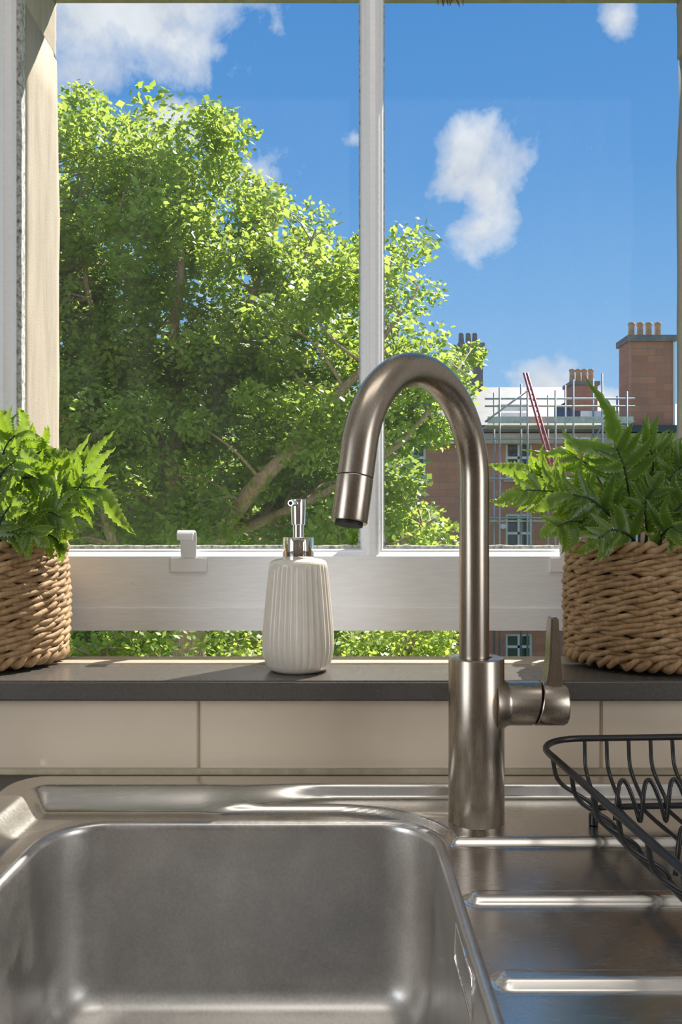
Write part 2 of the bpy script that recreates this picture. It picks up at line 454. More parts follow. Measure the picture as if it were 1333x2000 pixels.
# moulded stiles: profile in X,Y
def stileprof(s, xe):
    # s=+1 left stile, edge at xe towards glass
    pr = [(-.060, SASH), (-.0285, SASH), (-.0280, SASH+.003), (-.0262, SASH+.0045), (-.0235, SASH+.0035), (-.0200, SASH+.001),
          (-.0180, SASH+.0030), (-.0160, SASH+.0110), (-.0145, SASH+.0112), (-.0070, SASH+.0145), (-.0040, SASH+.0230), (-.0035, SASH+.045), (-.060, SASH+.045)]
    return [(xe+s*p[0], p[1]) for p in pr]
wpart(MB().prism(stileprof(1, GX0), 2, CZ-.125, ZT), 'stile')
wpart(MB().prism(stileprof(-1, GX1), 2, CZ-.125, ZT), 'stile')
for s, xe in ((1, GX0), (-1, GX1)):
    a, b_ = sorted((xe-s*.0055, xe+s*.0035))
    mb = MB(); n = 60; v = []; f = []
    for i in range(n+1):
        z = RT+(ZT-RT)*i/n; wv = .0012*noise.noise((3, z*37, s))+.0008*noise.noise((9, z*120, s))
        xq = xe+s*(.0028+wv)
        v += [(xe-s*.006, SASH+.024, z), (xq, SASH+.024, z), (xe-s*.001, SASH+.045, z), (xe-s*.006, SASH+.045, z)]
    for i in range(n):
        for k in range(4): f.append((i*4+k, i*4+(k+1) % 4, i*4+4+(k+1) % 4, i*4+4+k))
    mb.add(v, f); wpart(mb, 'putty_line', 'putty')
# glazing bar with ogee sides
hb = [(-.0040, SASH), (-.0046, SASH+.0030), (-.0078, SASH+.0050), (-.0120, SASH+.0115), (-.0132, SASH+.0120), (-.0136, SASH+.0155), (-.0154, SASH+.0235), (-.0158, SASH+.043)]
bar = [(BX+x, y) for x, y in hb]+[(BX-x, y) for x, y in reversed(hb)]
bar = bar[::-1]
wpart(MB().prism(bar, 2, RT-.013, ZT), 'glazing_bar', bevel=.0006)
for s in (-1, 1):
    n = 70; v = []; f = []
    for i in range(n+1):
        z = RT+(ZT-RT)*i/n; wv = .0011*noise.noise((5+s, z*45, 2))+.0007*noise.noise((1, z*140, s))
        if z < RT+.02: wv += .004*(1-(z-RT)/.02)**2
        xq = BX+s*(.0170+wv)
        v += [(BX+s*.010, SASH+.0245, z), (xq, SASH+.0245, z), (BX+s*.0172, SASH+.043, z), (BX+s*.010, SASH+.043, z)]
    for i in range(n):
        for k in range(4): f.append((i*4+k, i*4+(k+1) % 4, i*4+4+(k+1) % 4, i*4+4+k))
    mb = MB(); mb.add(v, f); wpart(mb, 'putty_line', 'putty')
# bottom rail: flat face, ovolo moulding, lower draught board
zf = CZ-(1087-HY)*SASH/F; zb = CZ-(1232-HY)*SASH/F; zs = CZ-(1186-HY)*SASH/F
rail = MB().prism([(SASH+.0012, zs-.002), (SASH, zf), (SASH+.0045, zf+.0022), (SASH+.0095, zf+.0060), (SASH+.0105, zf+.0078), (SASH+.0245, zf+.0098), (SASH+.045, zf+.004), (SASH+.045, zs-.002)], 0, GX0-.0595, GX1+.0595)
wpart(rail, 'bottom_rail', bevel=.0004)
n = 120; v = []; f = []
for i in range(n+1):
    x = GX0-.0595+(GX1-GX0+.119)*i/n; e = .0009*noise.noise((x*35, 1, 1))+.0005*noise.noise((x*120, 4, 1))
    v += [(x, SASH-.0028, zb+.0006+e*.4), (x, SASH-.0032, zs-.0012+e), (x, SASH+.0008, zs+.0006+e), (x, SASH+.044, zs), (x, SASH+.044, zb)]
for i in range(n):
    for k in range(5): f.append((i*5+k, i*5+(k+1) % 5, i*5+5+(k+1) % 5, i*5+5+k))
f += [(4, 3, 2, 1, 0), tuple(n*5+k for k in range(5))]
mb = MB(); mb.add(v, f); wpart(mb, 'draught_board')
n = 120; v = []; f = []
for i in range(n+1):
    x = GX0+(GX1-GX0)*i/n; e = .0012*noise.noise((x*40, 7, 1))+.001*noise.noise((x*150, 4, 8))
    v += [(x, SASH+.0235, zf+.006), (x, SASH+.0240, zf+.0135+e), (x, SASH+.026, zf+.0145+e), (x, SASH+.043, zf+.010), (x, SASH+.043, zf+.004)]
for i in range(n):
    for k in range(5): f.append((i*5+k, i*5+(k+1) % 5, i*5+5+(k+1) % 5, i*5+5+k))
mb = MB(); mb.add(v, f); wpart(mb, 'putty_line', 'putty')
wpart(MB().box(GX0-.0595, GX1+.0595, SASH+.0005, SASH+.0445, ZT, ZT+.045), 'top_rail')
for x0, x1 in ((GX0-.004, BX-.012), (BX+.012, GX1+.004)):
    wpart(MB().box(x0, x1, SASH+.0262, SASH+.0292, zf+.004, ZT), 'pane', 'glass')
# sash lifts: plate and upturned hook, painted over
for cx in (369, 1108):
    c = P(cx, 1104, SASH); cx_ = c.x
    g = MB().box(cx_-.0238, cx_+.0238, SASH-.0028, SASH+.0003, CZ-.0522, CZ-.0330)
    g.box(cx_-.0100, cx_+.0100, SASH-.0030, SASH-.0002, CZ-.0335, CZ-.0150)
    g = wpart(g, 'sash_lift', bevel=.0011)
    prof = []
    for k in range(11):
        a = pi*(k/10)
        prof.append((SASH-.0125-.0110*cos(a)*-1*-1, 0))
    path = [Vector((cx_, SASH-.0016, CZ-.030)), Vector((cx_, SASH-.0018, CZ-.012)), Vector((cx_, SASH-.005, CZ-.0035)), Vector((cx_, SASH-.011, CZ+.0008)),
            Vector((cx_, SASH-.019, CZ+.0012)), Vector((cx_, SASH-.024, CZ-.003)), Vector((cx_, SASH-.0255, CZ-.010))]
    pts = bez(path, 24); v = []; f = []
    for i, p in enumerate(pts):
        tg = (pts[min(i+1, 24)]-pts[max(i-1, 0)]).normalized(); nn = Vector((0, -tg.z, tg.y))*.0013
        hw = .0100+.0012*sin(pi*i/24)
        v += [p+nn+Vector((-hw, 0, 0)), p+nn+Vector((hw, 0, 0)), p-nn+Vector((hw, 0, 0)), p-nn+Vector((-hw, 0, 0))]
    for i in range(24):
        for k in range(4): f.append((i*4+k, i*4+(k+1) % 4, i*4+4+(k+1) % 4, i*4+4+k))
    f += [(3, 2, 1, 0), tuple(96+k for k in range(4))]
    mb = MB(); mb.add(v, f); o = wpart(mb, 'lift_hook', bevel=.0006)
# staff beads and box linings of the window frame
for a, b_ in ((OX0, GX0-.0600), (GX1+.0600, OX1)):
    wpart(MB().box(a, b_, SASH-.002, SASH+.05, SILL+.003, CZ+.95), 'box_lining', bevel=.001)
for cx in (GX0-.0560, GX1+.0560):
    wpart(MB().box(cx-.009, cx+.009, SASH-.018, SASH-.0022, SILL+.003, CZ+.95), 'staff_bead', bevel=.004)
wpart(MB().box(OX0, OX1, SASH-.002, SASH+.05, ZT+.046, CZ+.95), 'head_lining')

# ================================================================== WORKTOP AND SINK
KX0, KX1, KY0, KY1 = -.337, .663, .303, .803
wt = MB()
e = .006
wt.box(-1.88, KX0+e, .21, WY-.0112, TOP-.04, TOP); wt.box(KX1-e, 2.08, .21, WY-.0112, TOP-.04, TOP)
wt.box(KX0+e, KX1-e, .21, KY0+e, TOP-.04, TOP); wt.box(KX0+e, KX1-e, KY1-e, WY-.0112, TOP-.04, TOP)
tag(wt.build('worktop', 'laminate'), 'dark kitchen worktop strip around the steel sink', 'worktop')

sink = tag(empty('kitchen_sink', (0, .553, TOP)), 'brushed stainless steel inset sink with ribbed drainboard', 'sink')
RIM = .903; TRAY = .884; PLAT = .890
BX0, BX1, BY0, BY1, BR = -.264, .084, .335, .716, .050
def bowl_sdf(x, y, r=BR):
    qx = abs(x-(BX0+BX1)/2)-(BX1-BX0)/2+r; qy = abs(y-(BY0+BY1)/2)-(BY1-BY0)/2+r
    return sqrt(max(qx, 0)**2+max(qy, 0)**2)+min(max(qx, qy), 0)-r
def deck_z(x, y):
    yb = .745+.0225*sstep(-.125, .005, x)
    off = .032-.0185*sstep(-.01, .088, x)
    z = TRAY+(PLAT-TRAY)*min(sstep(.6630, .6710, y), sstep(-.14, -.09, x), sstep(off-.0035, off+.0035, bowl_sdf(x, y)))
    for yc in (.568, .464, .360):
        dx = max(.102-x, x-.60, 0); dd = sqrt(dx*dx+(y-yc)**2) if dx > 0 else abs(y-yc)
        z += .0055*(1-sstep(.0045, .0105, dd))
    def ramp(u):
        u = max(0, min(1, u)); return .4*u+.6*u*u*(3-2*u)
    tb = ramp((y-yb)/(.7745-yb)); tl = ramp((-.287-x)/.022)
    tf = ramp((.344-y)/.012) if y < .344 else 0
    if y < .335: tf = 1
    tr = ramp((x-.615)/.02)
    tt_ = max(min(1, (tb**3+tl**3)**(1/3)), tr, tf)
    z = z+(RIM-z)*tt_
    # outer edge rolls down onto the worktop
    R = .035
    qx = abs(x-(KX0+KX1)/2)-(KX1-KX0)/2+R; qy = abs(y-(KY0+KY1)/2)-(KY1-KY0)/2+R
    sd = sqrt(max(qx, 0)**2+max(qy, 0)**2)+min(max(qx, qy), 0)-R
    z -= .0025*sstep(-.005, 0, sd)
    return z, sd
nx, ny = 400, 210; v = []; f = []; idx = {}
R = .035
for j in range(ny+1):
    y = KY0+(KY1-KY0)*j/ny
    for i in range(nx+1):
        x = KX0+(KX1-KX0)*i/nx
        # pull the square corners onto the rounded outline
        qx = abs(x-(KX0+KX1)/2)-(KX1-KX0)/2+R; qy = abs(y-(KY0+KY1)/2)-(KY1-KY0)/2+R
        px_, py_ = x, y
        if qx > 0 and qy > 0:
            L = sqrt(qx*qx+qy*qy); mx = max(qx, qy); k = mx/L
            px_ = x-math.copysign(qx*(1-k), x-(KX0+KX1)/2); py_ = y-math.copysign(qy*(1-k), y-(KY0+KY1)/2)
        z, sd = deck_z(px_, py_)
        v.append((px_, py_-.553, z-TOP))
for j in range(ny):
    for i in range(nx):
        xm = KX0+(KX1-KX0)*(i+.5)/nx; ym = KY0+(KY1-KY0)*(j+.5)/ny
        if bowl_sdf(xm, ym) < .0018: continue
        a = j*(nx+1)+i
        f.append((a, a+1, a+nx+2, a+nx+1))
link('sink_deck', mesh('sink_deck', v, f, True), 'sink', sink)
# bowl
def rrect(off, z, n=14):
    x0, x1, y0, y1 = BX0-off, BX1+off, BY0-off, BY1+off; r = max(.012, BR+off) if off > -.03 else max(.03, BR+off*.5)
    o = []
    for cx, cy, a0 in ((x1-r, y1-r, 0), (x0+r, y1-r, 90), (x0+r, y0+r, 180), (x1-r, y0+r, 270)):
        for k in range(n+1):
            a = radians(a0+90*k/n); o.append((cx+r*cos(a), cy+r*sin(a)-.553, z-TOP))
        # extra points on the straights keep shading even
    return o
levels = [(.0070, .8838), (.0060, .8847), (.0030, .8850), (.0008, .8842), (-.0008, .8820), (-.0014, .8780), (-.0022, .85), (-.004, .80), (-.0065, .752), (-.010, .738), (-.017, .727), (-.028, .721), (-.045, .7185), (-.09, .7165), (-.13, .7155)]
v = []; f = []
for o_, z in levels: v += rrect(o_, z)
m_ = len(rrect(0, 0))
for i in range(len(levels)-1):
    for k in range(m_): f.append((i*m_+k, i*m_+(k+1) % m_, (i+1)*m_+(k+1) % m_, (i+1)*m_+k))
f.append(tuple((len(levels)-1)*m_+k for k in range(m_)))
bowl = link('bowl', mesh('bowl', v, f, True), 'bowl', sink)
dr = MB().lathe([(.0, .0012), (.026, .0012), (.030, .003), (.040, .0035), (.044, .001), (.045, 0)], 40)
o = dr.build('drain_strainer', 'drain', bowl, smooth=True); o.location = (-.09, -.028, .7157-TOP)
# overflow: framed slot in the right wall of the bowl
xw = BX1-.0026
y0, y1, z0, z1 = .478-.553, .545-.553, .853-TOP, .878-TOP
of = MB().tube([(xw, y0, z0), (xw, y1, z0), (xw+.0006, y1, z1), (xw+.0006, y0, z1)], .0011, 8, closed=True).build('overflow_frame', 'chrome', bowl, smooth=True)
MB().box(xw-.0003, xw+.0016, y0+.001, y1-.001, z0+.001, z1-.001).build('overflow_cover', 'sink', bowl)

# ================================================================== TAP
TX, TY = .1255, .712; TB = PLAT
tap = tag(empty('kitchen_tap', (TX, TY, TB)), 'brushed nickel swan neck mixer tap rising from the sink', 'tap')
S = TY/F
zt = CZ-(1283-HY)*S-TB          # top of body
rb = .0257
MB().lathe([(rb*.985, 0), (rb, .0006), (rb*.995, zt-.0016), (rb*.97, zt-.0004), (rb*.93, zt), (.0146, zt), (.0142, zt-.002)], 72).build('body', 'tap', tap, smooth=True, auto=.7)
# swan neck
hd = Vector((-.1145, -.140, 0)).normalized()
Rr, sw, Ls = .0875, radians(168), .060
zc = CZ+.0480-TB
path = [Vector((0, 0, zt-.004+(zc-zt+.004)*k/10)) for k in range(10)]
for k in range(41):
    a = sw*k/40; path.append(hd*(Rr-Rr*cos(a))+Vector((0, 0, zc+Rr*sin(a))))
tg = (hd*sin(sw)+Vector((0, 0, cos(sw)))).normalized()
p0 = path[-1]
for k in range(1, 5): path.append(p0+tg*Ls*.42*k/4)
OFFX = Vector((-.0020, 0, 0))
path = [p+OFFX for p in path]
MB().tube(path, .0138, 40).build('spout', 'tap', tap, smooth=True, auto=.7)
p1 = path[-1]
MB().tube([p1-tg*.001, p1+tg*.0006], .0133, 40).build('spout_joint', 'dark_gap', tap, smooth=True, auto=.7)
MB().tube([p1+tg*.0005, p1+tg*.0012, p1+tg*.0012, p1+tg*(Ls*.56), p1+tg*(Ls*.58)], [.0134, .0138, .0138, .0138, .0134], 40).build('spout_tip', 'tap', tap, smooth=True, auto=.7)
MB().tube([p1+tg*(Ls*.56), p1+tg*(Ls*.58+.0025)], .0104, 32).build('aerator', 'dark_gap', tap, smooth=True, auto=.7)
# side valve with lever
zv = CZ-(1373-HY)*S-TB; rv = .0203
def xcyl(prof, n=48, cx=0):
    v = []; f = []
    for i, (x, r, sh) in enumerate(prof):
        for k in range(n):
            a = 2*pi*k/n; v.append((x+sh*(-sin(a)), r*cos(a), zv+r*sin(a)))
    for i in range(len(prof)-1):
        for k in range(n): f.append((i*n+k, i*n+(k+1) % n, (i+1)*n+(k+1) % n, (i+1)*n+k))
    f += [tuple(range(n-1, -1, -1)), tuple((len(prof)-1)*n+k for k in range(n))]
    mb = MB(); mb.add(v, f); return mb
xj = (1046-930)*S
xcyl([(.016, rv+.007, 0), (.0235, rv+.0035, 0), (.0262, rv+.0012, 0), (.0295, rv, 0), (xj-.0012, rv, -.004), (xj-.0004, rv-.0006, -.004)]).build('valve_body', 'tap', tap, smooth=True, auto=.6)
xcyl([(xj-.002, rv-.0022, -.004), (xj+.003, rv-.0022, .004)]).build('valve_gap', 'dark_gap', tap, smooth=True, auto=.6)
xe = (1104-930)*S
xcyl([(xj+.0016, rv-.0006, .004*-1), (xj+.0024, rv, -.004), (xe-.003, rv, 0), (xe-.0008, rv-.0012, 0), (xe, rv-.0035, 0)]).build('handle_hub', 'tap', tap, smooth=True, auto=.6)
lx0, lx1 = (1066-930)*S, (1094-930)*S
zl = CZ-(1204-HY)*S-TB
v = []; f = []; nL = 14
for i in range(nL+1):
    u = i/nL; z = zv+rv*.70+(zl-zv-rv*.70)*u
    xa = lx0+.0030*u-(.004*(1-u)**6); xb = lx1-.0036*u+(.001*(1-u)**6)
    hw = .0105-.0022*u
    v += [(xa, -hw, z), (xb, -hw, z), (xb, hw, z), (xa, hw, z)]
for i in range(nL):
    for k in range(4): f.append((i*4+k, i*4+(k+1) % 4, i*4+4+(k+1) % 4, i*4+4+k))
f += [(3, 2, 1, 0), tuple(nL*4+k for k in range(4))]
mb = MB(); mb.add(v, f); mb.build('lever', 'tap', tap, bevel=.0014, segs=2, smooth=True, auto=.4)

# ================================================================== SOAP DISPENSER
DY = .862; sc = DY/F; DXc = (583-HX)*sc
soap = tag(empty('soap_dispenser', (DXc, DY, SILL)), 'ivory fluted ceramic soap dispenser with chrome pump on the sill', 'soap dispenser')
def Hh(y): return (1313-y)*sc
prof = [(0, 0), (46*sc, 0), (52*sc, .0012), (58*sc, .0035), (63*sc, .0075), (67*sc, .014), (69.6*sc, .022), (70.5*sc, Hh(1262)), (70*sc, Hh(1245)), (68.3*sc, Hh(1222)), (66*sc, Hh(1198)), (63.6*sc, Hh(1172)),
        (61.2*sc, Hh(1148)), (59*sc, Hh(1126)), (57.4*sc, Hh(1112)), (56*sc, Hh(1104)), (53*sc, Hh(1099)), (46*sc, Hh(1096)), (34*sc, Hh(1094)), (28*sc, Hh(1093))]
NF = 32
def flute(a, z):
    amp = .040*sstep(.003, .012, z)*(1-sstep(Hh(1116), Hh(1104), z))
    u = abs(sin(a*NF/2+.4)); return 1-amp*(1-u**.8)
pp = []
for (a, b_) in zip(prof[:-1], prof[1:]):
    for k in range(3): pp.append((a[0]+(b_[0]-a[0])*k/3, a[1]+(b_[1]-a[1])*k/3))
pp.append(prof[-1])
MB().lathe(pp, NF*10, wob=flute).build('bottle', 'ceramic', soap, smooth=True)
zc1, zc0 = Hh(1053), Hh(1094.5)
MB().lathe([(30*sc, zc0), (30.5*sc, zc0+.0006), (30.5*sc, zc1-.0008), (29.6*sc, zc1), (12*sc, zc1), (12*sc, zc1-.002)], 56).build('pump_collar', 'chrome', soap, smooth=True, auto=.6)
MB().lathe([(10.5*sc, zc1-.002), (10.5*sc, Hh(1026))], 40).build('pump_stem', 'chrome', soap, smooth=True, auto=.6)
ph = MB().lathe([(12*sc, Hh(1029)), (13.5*sc, Hh(1028)), (14.6*sc, Hh(1000)), (15*sc, Hh(981)), (14.4*sc, Hh(979)), (0, Hh(979))], 44).build('pump_head', 'chrome', soap, smooth=True, auto=.6)
nd = Vector((-.33, -.94, -.02)).normalized(); np_ = Vector((0, 0, Hh(987)))
MB().tube([np_+nd*.004, np_+nd*.014, np_+nd*.022], .0032, 20).build('nozzle', 'chrome', ph, smooth=True, auto=.6)
MB().tube([np_+nd*.0215, np_+nd*.0222], .0022, 16).build('nozzle_hole', 'dark_gap', ph, smooth=True, auto=.6)

# ================================================================== BASKETS
def strand_mesh(name, R, r, seed, turns, off):
    q = random.Random(seed); n = 330; sides = 6; v = []; f = []; tone = []
    for k in range(2):
        ph = q.random()*6; base = len(v)
        for i in range(n):
            a = 2*pi*i/n; p = a*turns+k*pi+.35*sin(3*a+ph)+.25*sin(7*a+2*ph)
            lump = 1+.22*noise.noise((cos(a)*9, sin(a)*9, seed+k*3))
            cr = R+off*cos(p)*1.0+.0012*noise.noise((cos(a)*4, sin(a)*4, seed)); cz = off*sin(p)*1.05+.0012*noise.noise((cos(a)*5, sin(a)*5, seed+9))
            tn = max(0, min(1, .5+.45*noise.noise((cos(a)*6+5*k, sin(a)*6, seed+2))+.35*noise.noise((cos(a)*30, sin(a)*30, seed+2))))
            rg = r*lump
            for s_ in range(sides):
                b_ = 2*pi*s_/sides
                rad = cr+rg*cos(b_); v.append((rad*cos(a), rad*sin(a), cz+rg*sin(b_)*.92)); tone.append(tn)
        for i in range(n):
            j = (i+1) % n
            for s_ in range(sides): f.append((base+i*sides+s_, base+j*sides+s_, base+j*sides+(s_+1) % sides, base+i*sides+(s_+1) % sides))
    return mesh(name, v, f, True, tone)
BCX = {'L': -.4215, 'R': .3620}
BYc = .909
def basket(key, cx, label, seed):
    root = tag(empty('woven_basket', (cx, BYc, SILL)), label, 'basket', 'seagrass plant baskets on the sill')
    rows = 16; H = .1475; q = random.Random(seed)
    vars_ = [strand_mesh('rope_row', .0880, .0038, seed*10+i, 9+i, .0028) for i in range(4)]
    big = strand_mesh('rim_braid', .0885, .0050, seed*10+7, 17, .0036)
    foot = strand_mesh('base_braid', .0865, .0056, seed*10+8, 19, .0040)
    for i in range(rows):
        u = (i+.5)/rows; z = .0085+(H-.0150)*u
        o = link('rope_row' if 0 < i < rows-1 else ('base_braid' if i == 0 else 'rim_braid'), vars_[q.randrange(4)] if 0 < i < rows-1 else (foot if i == 0 else big), 'rope', root)
        o.location = (q.uniform(-.0008, .0008), q.uniform(-.0008, .0008), z)
        bul = 1+.028*sin(pi*min(1, u*1.15))-(.012 if i == rows-1 else 0); o.scale = (bul, bul, 1)
        o.rotation_euler = (q.uniform(-.008, .008), q.uniform(-.008, .008), q.random()*6.28)
    MB().lathe([(.0, .004), (.082, .004), (.0855, .02), (.087, H*.5), (.085, H-.012), (.082, H-.012), (.082, .01), (0, .01)], 48).build('liner', 'liner', root, smooth=True)
    # loose straw ends
    for k in range(26):
        a = q.uniform(pi, 2*pi); z = q.uniform(.006, H-.01); r0 = .0915
        p = Vector((r0*cos(a), r0*sin(a), z)); tdir = Vector((-sin(a), cos(a), 0))*q.choice((-1, 1))
        out_ = Vector((cos(a), sin(a), 0)); L = q.uniform(.006, .02); dz = q.uniform(-.4, .4)
        pts = [p, p+tdir*L*.5+out_*.0025+Vector((0, 0, dz*L*.5)), p+tdir*L+out_*q.uniform(.002, .007)+Vector((0, 0, dz*L))]
        mb = MB().tube(pts, [.0009, .0007, .0003], 5); mb.t = [q.random()]*len(mb.v); mb.build('straw_end', 'rope', root, smooth=True)
    return root
basket('L', BCX['L'], 'sunlit seagrass basket holding the bright yellow-green fern', 3)
basket('R', BCX['R'], 'shaded seagrass basket holding the dark green fern', 5)

# ================================================================== FERNS
def leaf_pts(path, width, n=22, normal=Vector((0, -1, 0)), fold=.25, teeth=.22, seed=0):
    """serrated leaflet along a path: rows of left margin, left half, midrib, right half, right margin"""
    q = random.Random(seed); pts = bez(path, n); v = []; f = []; tone = []
    for i, p in enumerate(pts):
        u = i/n; tg = (pts[min(i+1, n)]-pts[max(i-1, 0)]).normalized()
        sd = tg.cross(normal).normalized(); nn = sd.cross(tg).normalized()
        wd = width*(.5*min(1, u/.18)**.6*(1-max(0, (u-.30)/.70)**1.5))+width*.012
        tl = 1+teeth*(1 if i % 2 else -1)*min(1, 6*(1-u)+.2); tr = 1-teeth*(-1 if i % 2 else 1)*min(1, 6*(1-u)+.2)
        wav = width*.06*sin(i*1.4+seed)
        for s_, k, tn in ((-1, tl, 1.0), (-1, .70, .14), (0, 0, 0), (1, .70, .14), (1, tr, 1.0)):
            h = fold*wd*abs(s_)*k+wav*abs(s_)*(k > .8)
            v.append(p+sd*(s_*wd*k)+nn*(-h)); tone.append(tn*.8+.1*q.random())
    for i in range(n):
        for k in range(4): f.append((i*5+k, i*5+k+1, i*5+6+k, i*5+5+k))
    return v, f, tone
def leaflet_variants():
    o = []
    for s_ in range(5):
        c = (.05, .16, -.10, .26, .0)[s_]; dz = (-.10, -.22, .06, -.32, -.04)[s_]
        v, f, tn = leaf_pts([(0, 0, 0), (.33, c*.6, dz*.12), (.68, c*.8, dz*.5), (1, c*.2, dz)], .27, 20, Vector((0, 0, 1)), .28, .22, s_)
        me = mesh('leaflet', v, f, True, tn); me.materials.append(M['fern']); o.append(me)
    return o
LV = leaflet_variants()
def fern(root_loc, label, stems, seed, leaf_len):
    q = random.Random(seed); root = tag(empty('potted_fern', root_loc), label, 'fern', 'ferns in baskets on the sill')
    R0 = Vector(root_loc)
    sm = MB().lathe([(0, .012), (.03, .011), (.06, .006), (.082, -.004), (.082, -.02), (0, -.02)], 40, wob=lambda a, z: 1+.04*sin(5*a)).build('moss', 'soil', root, smooth=True)
    sm.location = (0, 0, -.004)
    for si, (pts, term, tw, n, ll) in enumerate(stems):
        W = [P(*p)-R0 for p in pts]
        path = bez(W, 30)
        st = MB().tube(path, [.0017-.0009*i/30 for i in range(31)], 6).build('frond', 'fern_stem', root, smooth=True)
        if term:
            tp = [path[-2]]+[P(*p)-R0 for p in term]
            v, f, tn = leaf_pts(tp, tw, 26, Vector((q.uniform(-.5, .5), -1, q.uniform(.0, .5))).normalized(), .35, .15, si)
            me = mesh('leaflet', v, f, True, tn); link('leaflet', me, 'fern', st)
        for k in range(n):
            u = .30+.68*(k+.5)/n; s_ = -1 if k % 2 else 1
            x = u*30; i = min(int(x), 29); p = path[i].lerp(path[i+1], x-i); tg = (path[i+1]-path[max(i-1, 0)]).normalized()
            nrm = Vector((q.uniform(-.3, .3), -1, q.uniform(-.1, .45))).normalized()
            sd = tg.cross(nrm).normalized()*s_
            ang = radians(q.uniform(50, 72)-14*u)
            dr_ = (tg*cos(ang)+sd*sin(ang)+nrm*q.uniform(-.1, .35)+Vector((0, 0, -.16*q.random()))).normalized()
            L = ll*leaf_len*(.55+.55*sin(pi*(.18+.72*u)))*q.uniform(.85, 1.12)
            yv = nrm.cross(dr_).normalized(); zv_ = dr_.cross(yv)
            mt = Matrix((dr_, yv*s_, zv_)).transposed().to_4x4() if s_ > 0 else Matrix((dr_, yv, zv_)).transposed().to_4x4()
            o = link('leaflet', LV[q.randrange(5)], None, st)
            wsc = q.uniform(.9, 1.25)
            o.matrix_local = Matrix.Translation(p) @ mt @ Matrix.Diagonal((L, L*wsc, L, 1))
    return root
B = 1092
RS = [
 ([(1258, B, .905), (1270, 985, .895), (1276, 895, .88), (1258, 868, .872)], [(1205, 845, .865), (1190, 800, .862), (1143, 736, .858)], .020, 20, 1.0),
 ([(1240, B, .895), (1232, 1000, .88), (1222, 920, .865), (1205, 874, .858)], [(1160, 872, .85), (1120, 862, .848), (1097, 834, .845)], .019, 20, 1.0),
 ([(1225, B, .89), (1200, 1020, .87), (1160, 978, .855), (1122, 966, .845)], [(1085, 975, .84), (1058, 990, .838), (1030, 998, .836)], .017, 16, .9),
 ([(1215, B, .90), (1155, 990, .89), (1095, 948, .88), (1045, 925, .872)], [(1015, 918, .868), (985, 914, .866), (953, 906, .864)], .019, 18, .95),
 ([(1220, B, .89), (1180, 1010, .875), (1100, 965, .862), (1022, 956, .855)], [(1000, 968, .852), (980, 980, .85), (955, 977, .848)], .017, 18, .85),
 ([(1210, B, .885), (1170, 1040, .868), (1125, 1018, .855), (1090, 1028, .846)], [(1075, 1036, .843), (1062, 1044, .842), (1052, 1048, .841)], .016, 14, .9),
 ([(1272, B, .90), (1290, 1000, .885), (1310, 935, .875), (1336, 908, .868)], [(1350, 890, .865), (1360, 870, .863), (1366, 850, .86)], .017, 18, .95),
 ([(1285, B, .895), (1300, 1030, .87), (1333, 985, .855), (1375, 960, .845)], [(1400, 955, .84), (1420, 960, .84), (1440, 975, .84)], .017, 16, .95),
 ([(1280, B, .915), (1298, 980, .92), (1302, 905, .925), (1300, 880, .925)], [(1302, 868, .925), (1306, 858, .925), (1312, 846, .925)], .012, 16, .8),
 ([(1248, B, .915), (1250, 1000, .925), (1240, 930, .935), (1225, 890, .94)], [(1222, 878, .94), (1224, 866, .94), (1220, 850, .94)], .013, 18, .9),
 ([(1235, B, .92), (1195, 985, .93), (1155, 915, .94), (1120, 890, .945)], [(1100, 880, .946), (1070, 885, .946), (1020, 878, .946)], .015, 18, .9),
 ([(1255, B, .87), (1235, 1050, .845), (1200, 1035, .83), (1170, 1050, .822)], [(1160, 1060, .82), (1152, 1070, .82), (1146, 1078, .819)], .014, 14, .85),
 ([(1275, B, .87), (1290, 1050, .845), (1312, 1030, .83), (1330, 1040, .822)], [(1340, 1050, .82), (1350, 1062, .82), (1356, 1070, .819)], .014, 14, .85),
 ([(1290, B, .905), (1320, 1010, .90), (1345, 930, .90), (1390, 880, .90)], [(1410, 860, .90), (1430, 850, .90), (1450, 850, .90)], .016, 18, .9),
 ([(1262, B, .885), (1264, 1040, .865), (1262, 985, .85), (1280, 950, .842)], [(1285, 940, .84), (1292, 928, .838), (1302, 918, .837)], .014, 16, .8),
]
fern(P(1260, 1078, .909), 'dark green artificial fern in the shaded basket beside the tap', RS, 21, .042)
